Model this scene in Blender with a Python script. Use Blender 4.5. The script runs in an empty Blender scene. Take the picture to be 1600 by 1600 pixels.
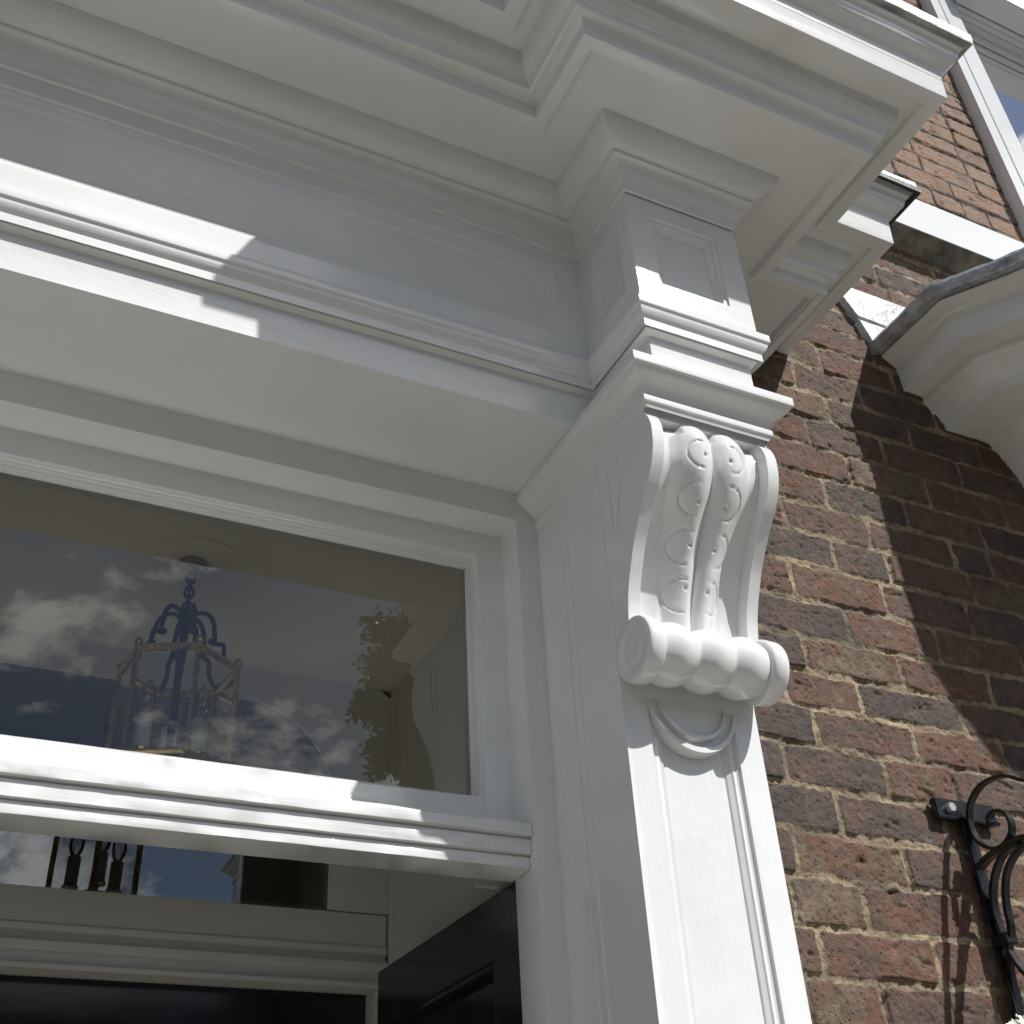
import bpy, bmesh, math, random
import numpy as np
from mathutils import Vector, Matrix, Quaternion
H = 1.6            # height of the eye above the pavement; all heights below are measured from the eye
R = math.radians
sc = bpy.context.scene
col = sc.collection
random.seed(7)

# ------------------------------------------------------------------ camera, sky, sun, exposure
cd = bpy.data.cameras.new("camera"); cam = bpy.data.objects.new("camera", cd); col.objects.link(cam)
right = Vector((0.9006, -0.4319, -0.0488)); up = -Vector((0.2119, 0.5344, -0.8182)); back = -Vector((0.3795, 0.7266, 0.5728))
right.normalize(); back = (back - right*back.dot(right)).normalized(); up = back.cross(right)
cam.matrix_world = Matrix(((right.x, up.x, back.x, 0), (right.y, up.y, back.y, 0), (right.z, up.z, back.z, H), (0, 0, 0, 1)))
cd.sensor_width = 36; cd.lens = 36*1808.07/1600; cd.clip_start = 0.05; cd.clip_end = 3000
sc.camera = cam

SUN = Vector((0.578, -1.0, 1.21)).normalized()
elev = math.asin(SUN.z); rot = math.atan2(SUN.x, SUN.y)
w = bpy.data.worlds.new("World"); sc.world = w; w.use_nodes = True
nt = w.node_tree; nt.nodes.clear()
N = nt.nodes.new; L = nt.links.new
out = N("ShaderNodeOutputWorld"); bg = N("ShaderNodeBackground"); sky = N("ShaderNodeTexSky")
sky.sky_type = 'NISHITA'; sky.sun_disc = False; sky.sun_elevation = elev; sky.sun_rotation = rot
sky.air_density = 1.0; sky.dust_density = 0.6; sky.ozone_density = 3.0
tc = N("ShaderNodeTexCoord"); mp = N("ShaderNodeMapping"); mp.inputs['Scale'].default_value = (1, 1, 1.9)
mp.inputs['Location'].default_value = (0.35, 0.1, 0.2)
n1 = N("ShaderNodeTexNoise"); n1.inputs['Scale'].default_value = 5.0; n1.inputs['Detail'].default_value = 9; n1.inputs['Roughness'].default_value = 0.62
n1.inputs['Distortion'].default_value = 0.15
cr = N("ShaderNodeValToRGB"); cr.color_ramp.elements[0].position = 0.525; cr.color_ramp.elements[1].position = 0.60
cr.color_ramp.elements[0].color = (0, 0, 0, 1); cr.color_ramp.elements[1].color = (1, 1, 1, 1)
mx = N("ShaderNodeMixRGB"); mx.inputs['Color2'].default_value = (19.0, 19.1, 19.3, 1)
L(tc.outputs['Generated'], mp.inputs['Vector']); L(mp.outputs['Vector'], n1.inputs['Vector'])
acc = n1.outputs['Fac']
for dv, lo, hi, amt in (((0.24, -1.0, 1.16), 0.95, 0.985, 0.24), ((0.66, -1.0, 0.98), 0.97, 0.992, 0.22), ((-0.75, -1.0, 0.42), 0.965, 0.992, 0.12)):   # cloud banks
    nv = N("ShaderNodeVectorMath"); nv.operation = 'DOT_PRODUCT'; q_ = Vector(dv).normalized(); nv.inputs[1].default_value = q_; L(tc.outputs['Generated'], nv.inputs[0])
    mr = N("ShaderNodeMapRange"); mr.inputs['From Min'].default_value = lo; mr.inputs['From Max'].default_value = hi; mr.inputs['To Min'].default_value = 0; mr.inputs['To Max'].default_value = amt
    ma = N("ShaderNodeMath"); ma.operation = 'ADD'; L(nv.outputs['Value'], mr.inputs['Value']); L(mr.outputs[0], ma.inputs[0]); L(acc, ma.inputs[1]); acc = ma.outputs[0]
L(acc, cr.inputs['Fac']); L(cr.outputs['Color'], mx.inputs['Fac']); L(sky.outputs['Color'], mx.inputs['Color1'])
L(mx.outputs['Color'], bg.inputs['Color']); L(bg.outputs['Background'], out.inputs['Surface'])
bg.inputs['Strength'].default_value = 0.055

sd = bpy.data.lights.new("sun", 'SUN'); so = bpy.data.objects.new("sun", sd); col.objects.link(so)
sd.energy = 4.8; sd.angle = R(0.55); sd.color = (1.0, 0.98, 0.955)
so.rotation_euler = SUN.to_track_quat('Z', 'Y').to_euler(); so.location = (5, -8, 12)
sc.view_settings.view_transform = 'Standard'; sc.view_settings.look = 'None'; sc.view_settings.gamma = 1
sc.view_settings.use_curve_mapping = False; sc.view_settings.exposure = 0.15
sc.cycles.max_bounces = 10; sc.cycles.diffuse_bounces = 6; sc.cycles.glossy_bounces = 5; sc.cycles.transparent_max_bounces = 16
sc.cycles.use_denoising = True; sc.cycles.sample_clamp_indirect = 4.0

# ------------------------------------------------------------------ materials
def mat(name):
    m = bpy.data.materials.new(name); m.use_nodes = True
    return m, m.node_tree.nodes, m.node_tree.links, m.node_tree.nodes['Principled BSDF']

def noise(n, l, vec, scale, detail=4, rough=0.55):
    t = n.new("ShaderNodeTexNoise"); t.inputs['Scale'].default_value = scale; t.inputs['Detail'].default_value = detail
    t.inputs['Roughness'].default_value = rough
    if vec is not None: l.new(vec, t.inputs['Vector'])
    return t.outputs['Fac']

def ramp(n, l, fac, stops):
    r = n.new("ShaderNodeValToRGB"); e = r.color_ramp.elements
    while len(e) < len(stops): e.new(0.5)
    for i, (p, c) in enumerate(stops):
        e[i].position = p; e[i].color = (c[0], c[1], c[2], 1) if isinstance(c, (tuple, list)) else (c, c, c, 1)
    l.new(fac, r.inputs['Fac']); return r.outputs['Color']

def mixc(n, l, fac, a, b, mode='MIX'):
    m = n.new("ShaderNodeMixRGB"); m.blend_type = mode
    for s, v in (('Fac', fac), ('Color1', a), ('Color2', b)):
        if isinstance(v, (int, float)): m.inputs[s].default_value = v
        elif isinstance(v, tuple): m.inputs[s].default_value = (v[0], v[1], v[2], 1)
        else: l.new(v, m.inputs[s])
    return m.outputs['Color']

def vecmap(n, l, scale):
    t = n.new("ShaderNodeTexCoord"); g = n.new("ShaderNodeMapping"); g.inputs['Scale'].default_value = scale
    l.new(t.outputs['Object'], g.inputs['Vector']); return g.outputs['Vector']

def bump(n, l, h, strength, dist, prev=None):
    b = n.new("ShaderNodeBump"); b.inputs['Strength'].default_value = strength; b.inputs['Distance'].default_value = dist
    l.new(h, b.inputs['Height'])
    if prev is not None: l.new(prev, b.inputs['Normal'])
    return b.outputs['Normal']

def paint(name, stroke, base=(0.725, 0.735, 0.725), rough=(0.05, 0.17), bs=0.34):
    m, n, l, p = mat(name)
    v = vecmap(n, l, stroke); vo = vecmap(n, l, (1, 1, 1))
    st = noise(n, l, v, 1.0, 5, 0.6); bl = noise(n, l, vo, 9.0, 4); big = noise(n, l, vo, 30.0, 3)
    c = ramp(n, l, bl, [(0.3, tuple(x*0.965 for x in base)), (0.7, base)])
    sp = noise(n, l, vo, 95.0, 2)
    c = mixc(n, l, ramp(n, l, sp, [(0.80, 0), (0.82, 1)]), c, tuple(x*0.72 for x in base))
    grime = noise(n, l, vo, 5.0, 8, 0.65)
    c = mixc(n, l, ramp(n, l, grime, [(0.56, 0), (0.80, 0.5)]), c, (0.58, 0.565, 0.52))
    l.new(c, p.inputs['Base Color'])
    l.new(ramp(n, l, st, [(0.3, rough[0]), (0.75, rough[1])]), p.inputs['Roughness'])
    b1 = bump(n, l, st, bs, 0.0012)
    b2 = bump(n, l, big, 0.14, 0.004, b1)
    b2 = bump(n, l, noise(n, l, vo, 7.0, 2), 0.16, 0.012, b2)
    l.new(b2, p.inputs['Normal'])
    p.inputs['Specular IOR Level'].default_value = 0.8
    return m

PX = paint("white_gloss_paint_brushed_along", (5, 260, 260))
PZ = paint("white_gloss_paint_brushed_upright", (260, 260, 5))
PP = paint("white_gloss_paint_moulded", (40, 40, 40), bs=0.12)
PB = paint("cream_paint_hood", (30, 30, 30), base=(0.74, 0.74, 0.71), rough=(0.2, 0.35), bs=0.1)
PI = paint("white_paint_inside", (30, 30, 30), base=(0.60, 0.59, 0.54), rough=(0.3, 0.45), bs=0.1)
PC = paint("ceiling_paint", (20, 20, 20), base=(0.62, 0.59, 0.48), rough=(0.6, 0.7), bs=0.05)

def simple(name, base, rough, metal=0.0, var=0.25, scale=20, bs=0.2, bd=0.002, spec=0.5):
    m, n, l, p = mat(name)
    vo = vecmap(n, l, (1, 1, 1)); f = noise(n, l, vo, scale, 6, 0.6)
    l.new(ramp(n, l, f, [(0.3, tuple(x*(1-var) for x in base)), (0.7, tuple(min(1, x*(1+var)) for x in base))]), p.inputs['Base Color'])
    l.new(ramp(n, l, f, [(0.3, max(0.02, rough*0.8)), (0.7, min(1, rough*1.25))]), p.inputs['Roughness'])
    p.inputs['Metallic'].default_value = metal; p.inputs['Specular IOR Level'].default_value = spec
    l.new(bump(n, l, noise(n, l, vo, scale*(6 if scale > 9.5 else 2.5), 4), bs, bd), p.inputs['Normal'])
    return m

LEAD = simple("weathered_lead", (0.40, 0.41, 0.41), 0.42, 0.35, 0.45, 16, 0.5, 0.003)
LEADW = simple("pale_lead_flashing", (0.46, 0.47, 0.485), 0.42, 0.1, 0.45, 9, 0.55, 0.012)
LEADD = simple("dark_lead_edge", (0.035, 0.033, 0.035), 0.55, 0.1, 0.5, 30, 0.5, 0.003)
BLACK = simple("black_gloss_paint", (0.009, 0.010, 0.013), 0.16, 0, 0.3, 10, 0.12, 0.001)
IRON = simple("black_wrought_iron", (0.008, 0.008, 0.009), 0.26, 0, 0.4, 60, 0.3, 0.001)
BOLT = simple("galvanised_bolt", (0.42, 0.44, 0.44), 0.4, 0.6, 0.2, 60)
BRASS = simple("aged_brass", (0.78, 0.58, 0.27), 0.24, 1.0, 0.35, 60, 0.2, 0.0005)
BRONZE = simple("dark_bronze", (0.012, 0.010, 0.010), 0.38, 0.5, 0.4, 60)
CANDLE = simple("candle_tube", (0.62, 0.66, 0.60), 0.5, 0, 0.08, 30, 0.05)
PAVE = simple("paving_stone", (0.27, 0.25, 0.215), 0.8, 0, 0.15, 3, 0.4, 0.004)
ROAD = simple("asphalt", (0.055, 0.055, 0.055), 0.85, 0, 0.25, 30, 0.5, 0.004)
STEP = simple("stone_step", (0.22, 0.21, 0.18), 0.7, 0, 0.15, 8, 0.4, 0.003)
SHUT = simple("white_blind", (0.58, 0.60, 0.60), 0.6, 0, 0.05, 8)
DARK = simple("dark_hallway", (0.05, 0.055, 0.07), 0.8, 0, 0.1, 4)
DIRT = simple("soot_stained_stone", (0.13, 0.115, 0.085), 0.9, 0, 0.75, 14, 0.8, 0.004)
BARK = simple("tree_bark", (0.10, 0.08, 0.06), 0.9, 0, 0.3, 20)
PETAL = simple("white_petals", (0.80, 0.80, 0.70), 0.6, 0, 0.06, 40)
GREENL = simple("flower_leaves", (0.06, 0.11, 0.03), 0.5, 0, 0.3, 20)
BLIND = simple("coir_liner", (0.12, 0.08, 0.04), 0.9, 0, 0.4, 60, 0.8, 0.006)

m, n, l, p = mat("leaf_green")
gi = n.new("ShaderNodeNewGeometry")
l.new(ramp(n, l, gi.outputs['Random Per Island'], [(0, (0.030, 0.055, 0.014)), (1, (0.085, 0.12, 0.03))]), p.inputs['Base Color'])
p.inputs['Roughness'].default_value = 0.55; LEAF = m

def glass(name, tint=(0.97, 0.985, 0.98), boost=1.0, rough=0.0, wav=0.02):
    m = bpy.data.materials.new(name); m.use_nodes = True; n = m.node_tree.nodes; l = m.node_tree.links; n.clear()
    o = n.new("ShaderNodeOutputMaterial"); mix = n.new("ShaderNodeMixShader"); t = n.new("ShaderNodeBsdfTransparent"); g = n.new("ShaderNodeBsdfGlossy")
    t.inputs['Color'].default_value = (*tint, 1); g.inputs['Roughness'].default_value = rough; g.inputs['Color'].default_value = (1, 1, 1, 1)
    f = n.new("ShaderNodeFresnel"); f.inputs['IOR'].default_value = 1.52
    mu = n.new("ShaderNodeMath"); mu.operation = 'MULTIPLY'; mu.inputs[1].default_value = 1.9*boost; mu.use_clamp = True
    l.new(f.outputs[0], mu.inputs[0]); l.new(mu.outputs[0], mix.inputs[0]); l.new(t.outputs[0], mix.inputs[1]); l.new(g.outputs[0], mix.inputs[2])
    v = vecmap(n, l, (1, 1, 1)); bb = bump(n, l, noise(n, l, v, 5.0, 2), wav, 0.01); l.new(bb, g.inputs['Normal'])
    l.new(mix.outputs[0], o.inputs['Surface']); return m
GLASS = glass("window_glass", boost=1.2, wav=0.05)
GLASSI = glass("inner_fanlight_glass", tint=(0.35, 0.38, 0.42), boost=2.2)
GLASSL = glass("lantern_glass", boost=1.2)
GLASSB = glass("bulb_glass", tint=(0.8, 0.82, 0.8), boost=1.5)

# brick: colours come from attributes laid down with the relief of the wall
m, n, l, p = mat("old_stock_brick")
at = n.new("ShaderNodeAttribute"); at.attribute_name = "kind"; sep = n.new("ShaderNodeSeparateColor"); l.new(at.outputs['Color'], sep.inputs[0])
vo = vecmap(n, l, (1, 1, 1)); f1 = noise(n, l, vo, 16, 6, 0.65); f2 = noise(n, l, vo, 70, 6, 0.7); f3 = noise(n, l, vo, 330, 3, 0.6); f4 = noise(n, l, vo, 7, 5, 0.6)
ad = n.new("ShaderNodeMath"); ad.operation = 'MULTIPLY_ADD'; ad.inputs[1].default_value = 1.35
mulk = n.new('ShaderNodeMath'); mulk.operation = 'MULTIPLY'; mulk.inputs[1].default_value = 0.62; l.new(noise(n, l, vo, 13, 6, 0.62), ad.inputs[0]); sub = n.new("ShaderNodeMath"); sub.operation = 'SUBTRACT'; sub.inputs[1].default_value = 0.42; l.new(sep.outputs[0], mulk.inputs[0]); l.new(mulk.outputs[0], sub.inputs[0]); l.new(sub.outputs[0], ad.inputs[2])
cb = ramp(n, l, ad.outputs[0], [(0.05, (0.070, 0.056, 0.052)), (0.28, (0.086, 0.065, 0.055)), (0.46, (0.120, 0.080, 0.060)), (0.60, (0.135, 0.080, 0.058)), (0.72, (0.158, 0.076, 0.050)), (0.86, (0.145, 0.100, 0.070)), (1.0, (0.18, 0.135, 0.090))])
cb = mixc(n, l, ramp(n, l, f2, [(0.45, 0), (0.68, 0.65)]), cb, (0.060, 0.050, 0.046))
cb = mixc(n, l, ramp(n, l, noise(n, l, vo, 34, 6, 0.7), [(0.55, 0), (0.75, 0.55)]), cb, (0.27, 0.235, 0.185))
cb = mixc(n, l, ramp(n, l, noise(n, l, vo, 24, 5, 0.7), [(0.60, 0), (0.72, 0.5)]), cb, (0.26, 0.09, 0.045))
cb = mixc(n, l, ramp(n, l, sep.outputs[2], [(0.0, 0), (1.0, 0.52)]), cb, (0.36, 0.225, 0.145))
soot = noise(n, l, vo, 9, 7, 0.7)
cb = mixc(n, l, ramp(n, l, soot, [(0.50, 0), (0.68, 0.55)]), cb, (0.050, 0.043, 0.038))
pit = n.new("ShaderNodeTexVoronoi"); pit.inputs['Scale'].default_value = 105; l.new(vo, pit.inputs['Vector'])
pt = n.new("ShaderNodeMath"); pt.operation = 'MULTIPLY'; l.new(ramp(n, l, pit.outputs['Distance'], [(0.10, 1), (0.26, 0)]), pt.inputs[0]); l.new(ramp(n, l, f1, [(0.42, 0), (0.6, 1)]), pt.inputs[1])
cb = mixc(n, l, pt.outputs[0], cb, (0.025, 0.02, 0.018))
cm = ramp(n, l, f4, [(0.36, (0.13, 0.108, 0.078)), (0.48, (0.24, 0.19, 0.125)), (0.62, (0.38, 0.30, 0.19))])
cm = mixc(n, l, ramp(n, l, f2, [(0.38, 0.65), (0.55, 0)]), cm, (0.10, 0.083, 0.06))
cm = mixc(n, l, sep.outputs[2], cm, (0.045, 0.036, 0.03))
msk = n.new("ShaderNodeMath"); msk.operation = 'ADD'; l.new(sep.outputs[1], msk.inputs[0])
fm = n.new("ShaderNodeMath"); fm.operation = 'MULTIPLY_ADD'; fm.inputs[1].default_value = 0.55; fm.inputs[2].default_value = -0.275; l.new(f2, fm.inputs[0]); l.new(fm.outputs[0], msk.inputs[1])
fac = ramp(n, l, msk.outputs[0], [(0.38, 0), (0.58, 1)])
l.new(mixc(n, l, fac, cm, cb), p.inputs['Base Color'])
p.inputs['Roughness'].default_value = 0.82; p.inputs['Specular IOR Level'].default_value = 0.3
b1 = bump(n, l, f2, 0.75, 0.006); b2 = bump(n, l, f3, 0.5, 0.002, b1); b3 = bump(n, l, pt.outputs[0], -0.8, 0.002, b2) if False else b2
iv = n.new("ShaderNodeMath"); iv.operation = 'MULTIPLY'; iv.inputs[1].default_value = -1; l.new(pt.outputs[0], iv.inputs[0])
l.new(bump(n, l, iv.outputs[0], 0.7, 0.003, b2), p.inputs['Normal'])
BRICK = m

# ------------------------------------------------------------------ builders
ROOTLOC = {}
def empty(name, loc=(0, 0, -H)):
    o = bpy.data.objects.new(name, None); col.objects.link(o); o.empty_display_size = 0.1
    o.location = (loc[0], loc[1], loc[2] + H); ROOTLOC[o.name] = Vector(o.location); return o

def tag(o, label=None, cat=None, group=None, kind=None):
    if label: o['label'] = label
    if cat: o['category'] = cat
    if group: o['group'] = group
    if kind: o['kind'] = kind
    return o

class MB:
    def __init__(s): s.v = []; s.f = []; s.mi = []
    def add(s, v, f, mi=0):
        b = len(s.v); s.v += [tuple(x) for x in v]; s.f += [tuple(i + b for i in q) for q in f]; s.mi += [mi]*len(f); return s
    def box(s, a, b, mi=0):
        x0, y0, z0 = a; x1, y1, z1 = b
        v = [(x0, y0, z0), (x1, y0, z0), (x1, y1, z0), (x0, y1, z0), (x0, y0, z1), (x1, y0, z1), (x1, y1, z1), (x0, y1, z1)]
        return s.add(v, [(0, 3, 2, 1), (4, 5, 6, 7), (0, 1, 5, 4), (1, 2, 6, 5), (2, 3, 7, 6), (3, 0, 4, 7)], mi)
    def prism(s, poly, fn, a, b, mi=0):      # poly: 2D points; fn(u, v, w) -> xyz
        k = len(poly); v = [fn(u, q, a) for u, q in poly] + [fn(u, q, b) for u, q in poly]
        f = [tuple(range(k))[::-1], tuple(range(k, 2*k))] + [(i, (i+1) % k, k+(i+1) % k, k+i) for i in range(k)]
        return s.add(v, f, mi)
    def tube(s, pts, r, k=8, mi=0, flat=None, closed=False):
        pts = [Vector(q) for q in pts]; n_ = len(pts); rs = r if isinstance(r, (list, tuple)) else [r]*n_
        rings = []; t0 = None; nx = None
        for i in range(n_):
            t = (pts[min(i+1, n_-1)] - pts[max(i-1, 0)])
            if closed: t = pts[(i+1) % n_] - pts[(i-1) % n_]
            t.normalize()
            if nx is None:
                a = Vector((1, 0, 0)) if abs(t.x) < 0.9 else Vector((0, 0, 1)); nx = (a - t*a.dot(t)).normalized()
            else: nx = (nx - t*nx.dot(t)).normalized()
            ny = t.cross(nx); ring = []
            for j in range(k):
                an = 2*math.pi*(j+0.5)/k; sx, sy = (1, 1) if not flat else flat
                ring.append(pts[i] + nx*math.cos(an)*rs[i]*sx + ny*math.sin(an)*rs[i]*sy)
            rings.append(ring)
        v = [q for ring in rings for q in ring]; f = []
        m_ = n_ if closed else n_-1
        for i in range(m_):
            for j in range(k):
                a = i*k+j; b = i*k+(j+1) % k; i2 = (i+1) % n_; f.append((a, b, i2*k+(j+1) % k, i2*k+j))
        if not closed: f += [tuple(range(k))[::-1], tuple(range((n_-1)*k, n_*k))]
        return s.add(v, f, mi)
    def lathe(s, prof, c, axis='z', k=32, mi=0, a0=0, a1=2*math.pi):
        full = abs(a1-a0-2*math.pi) < 1e-6; kk = k if full else k+1
        v = []; f = []
        for r, h in prof:
            for j in range(kk):
                an = a0+(a1-a0)*j/k; u, q = r*math.cos(an), r*math.sin(an)
                v.append((c[0]+u, c[1]+q, c[2]+h) if axis == 'z' else ((c[0]+h, c[1]+u, c[2]+q) if axis == 'x' else (c[0]+u, c[1]+h, c[2]+q)))
        for i in range(len(prof)-1):
            for j in range(k):
                a = i*kk+j; b = i*kk+(j+1) % kk; f.append((a, b, b+kk, a+kk))
        return s.add(v, f, mi)
    def build(s, name, mats, parent=None, smooth=40, bevel=0, merge=True, weld=1e-6):
        me = bpy.data.meshes.new(name); off = Vector((0, 0, H))
        if parent is not None:
            q = parent
            while q is not None:
                off = off - Vector(q.location); q = q.parent
        me.from_pydata([(x+off.x, y+off.y, z+off.z) for x, y, z in s.v], [], s.f)
        mats = mats if isinstance(mats, (list, tuple)) else [mats]
        for m_ in mats: me.materials.append(m_)
        me.polygons.foreach_set('material_index', s.mi)
        bm = bmesh.new(); bm.from_mesh(me)
        if merge: bmesh.ops.remove_doubles(bm, verts=bm.verts, dist=weld)
        if bevel:
            es = [e for e in bm.edges if len(e.link_faces) == 2 and e.calc_face_angle(0) > R(30)]
            bmesh.ops.bevel(bm, geom=es, offset=bevel, segments=2, affect='EDGES', clamp_overlap=True)
        bmesh.ops.recalc_face_normals(bm, faces=bm.faces)
        if smooth:
            for fc in bm.faces: fc.smooth = True
            for e in bm.edges:
                if len(e.link_faces) == 2 and e.calc_face_angle(0) > R(smooth): e.smooth = False
        bm.to_mesh(me); bm.free(); me.update()
        o = bpy.data.objects.new(name, me); col.objects.link(o)
        if parent is not None: o.parent = parent
        return o

def offset_path(P, d):
    out_ = []
    for i, p_ in enumerate(P):
        p_ = Vector(p_)
        dirs = []
        if i > 0: dirs.append((p_ - Vector(P[i-1])).normalized())
        if i < len(P)-1: dirs.append((Vector(P[i+1]) - p_).normalized())
        ns = [Vector((q.y, -q.x)) for q in dirs]
        if len(ns) == 1: m_ = ns[0]
        else:
            s_ = ns[0] + ns[1]; m_ = s_ / (s_.length_squared/2)
        out_.append(p_ + m_*d)
    return out_

def rnd(prof, r=0.0015, seg=2):
    res = [prof[0]]
    for i in range(1, len(prof)-1):
        a, b, c = Vector(prof[i-1]), Vector(prof[i]), Vector(prof[i+1])
        u = a-b; v = c-b; lu, lv = u.length, v.length
        if lu < 1e-7 or lv < 1e-7: continue
        ang = math.pi - u.angle(v)
        q = min(r, lu*0.4, lv*0.4)
        if ang < R(25): res.append(tuple(b)); continue
        p0 = b + u/lu*q; p1 = b + v/lv*q
        for t in range(seg+1):
            t /= seg; res.append(tuple((1-t)**2*p0 + 2*t*(1-t)*b + t*t*p1))
    res.append(prof[-1]); return res

def arc(c, r, a0, a1, k=6):
    return [(c[0]+r*math.cos(R(a0+(a1-a0)*i/k)), c[1]+r*math.sin(R(a0+(a1-a0)*i/k))) for i in range(k+1)]

def curve(p0, p1, p2, p3, k=7):
    p0, p1, p2, p3 = map(Vector, (p0, p1, p2, p3)); res = []
    for i in range(k+1):
        t = i/k; res.append(tuple((1-t)**3*p0+3*t*(1-t)**2*p1+3*t*t*(1-t)*p2+t**3*p3))
    return res

def sweep(mb, P, prof, fn=None, mi=0, r=0.0015, sub=None, jit=0.0, sy=1.0):
    """P: plan path, outward on its right hand; prof: (offset, height) from the bottom up"""
    fn = fn or (lambda a, b, h: (a, b, h))
    pr = rnd(prof, r) if r else prof
    rows = []
    for d, h in pr:
        pts = offset_path(P, d)
        if sub:
            q = []
            rng = random.Random(5)
            for i in range(len(pts)-1):
                k = max(1, int((Vector(P[i+1])-Vector(P[i])).length/sub))
                for t in range(k): q.append(pts[i].lerp(pts[i+1], t/k))
            q.append(pts[-1]); pts = q
        rows.append([(a, b, h) for a, b in pts])
    k = len(rows[0]); v = []; rng = random.Random(3)
    js = [rng.uniform(-1, 1)*jit for _ in range(k)]
    for ri, row in enumerate(rows):
        for ci, (a, b, h) in enumerate(row):
            j = (js[ci]*0.6 + rng.uniform(-1, 1)*jit*0.4) if jit else 0
            v.append(fn(a, b, h+j))
    f = [(i*k+j, i*k+j+1, (i+1)*k+j+1, (i+1)*k+j) for i in range(len(rows)-1) for j in range(k-1)]
    return mb.add(v, f, mi)

# ------------------------------------------------------------------ ground
g = MB(); g.box((-60, -60, -H-0.3), (60, -3.2, -H-0.12)); tag(g.build("road", ROAD), kind="structure")
g = MB(); g.box((-60, -3.2, -H-0.3), (60, -1.35, -H-0.004)); tag(g.build("pavement", ROAD, bevel=0.01), kind="structure")
g = MB(); g.box((-60, -1.35, -H-0.3), (60, 1.44, -H)); tag(g.build("path", PAVE, bevel=0.01), kind="structure")
g = MB(); g.box((-400, -400, -H-0.6), (400, 400, -H-0.31)); tag(g.build("ground", ROAD), kind="structure")

# ------------------------------------------------------------------ brick walls
def vnoise(x, z, s, seed):
    rs = np.random.RandomState(seed); T = rs.rand(257, 257)
    xs = x*s + 1000.3; zs = z*s + 1000.7; xi = np.floor(xs).astype(int); zi = np.floor(zs).astype(int)
    fx = xs-xi; fz = zs-zi; fx = fx*fx*(3-2*fx); fz = fz*fz*(3-2*fz); xi %= 256; zi %= 256
    return (T[xi, zi]*(1-fx)+T[xi+1, zi]*fx)*(1-fz) + (T[xi, zi+1]*(1-fx)+T[xi+1, zi+1]*fx)*fz
def fbm(x, z, s, seed, o=4):
    r_ = 0; a = 1; t = 0
    for i in range(o): r_ = r_ + a*vnoise(x, z, s*2**i, seed+i); t += a; a *= 0.55
    return r_/t
COURSES = {0.978: [1.343, 1.571, 1.801], 0.905: [1.277, 1.449, 1.696, 1.92], 0.830: [1.33, 1.555, 1.782], 0.756: [1.246, 1.468, 1.627, 1.85],
 0.673: [1.192, 1.342, 1.577, 1.80], 0.597: [1.232, 1.463, 1.63, 1.86], 0.517: [1.208, 1.354, 1.585, 1.81], 0.438: [1.244, 1.476, 1.70], 0.364: [1.202, 1.347, 1.58, 1.80],
 1.057: [1.24, 1.465, 1.69], 1.142: [1.35, 1.58, 1.805], 1.226: [1.25, 1.472, 1.616, 1.84], 1.302: [1.368, 1.587, 1.816], 1.379: [1.27, 1.49, 1.709, 1.93],
 1.463: [1.35, 1.577, 1.798], 1.547: [1.27, 1.486, 1.695, 1.92], 1.627: [1.34, 1.563, 1.796], 1.708: [1.27, 1.486, 1.677, 1.90], 1.787: [1.35, 1.58, 1.80]}
CZ = sorted(COURSES)
z_ = CZ[0]
while z_ > -1.75: z_ -= 0.0785; COURSES[round(z_, 4)] = None
z_ = CZ[-1]
while z_ < 4.9: z_ += 0.0785; COURSES[round(z_, 4)] = None
CZ = sorted(COURSES); rr = random.Random(11)
for i, c in enumerate(CZ):
    js = COURSES[c]
    if js is None: js = [1.3 + (i % 2)*0.113 + rr.uniform(-.012, .012)]
    js = sorted(js)
    while js[-1] < 6: js.append(js[-1] + (0.113 if rr.random() < 0.10 else 0.226) + rr.uniform(-.006, .006))
    while js[0] > -5: js.insert(0, js[0] - 0.226 + rr.uniform(-.006, .006))
    COURSES[c] = js
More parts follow.
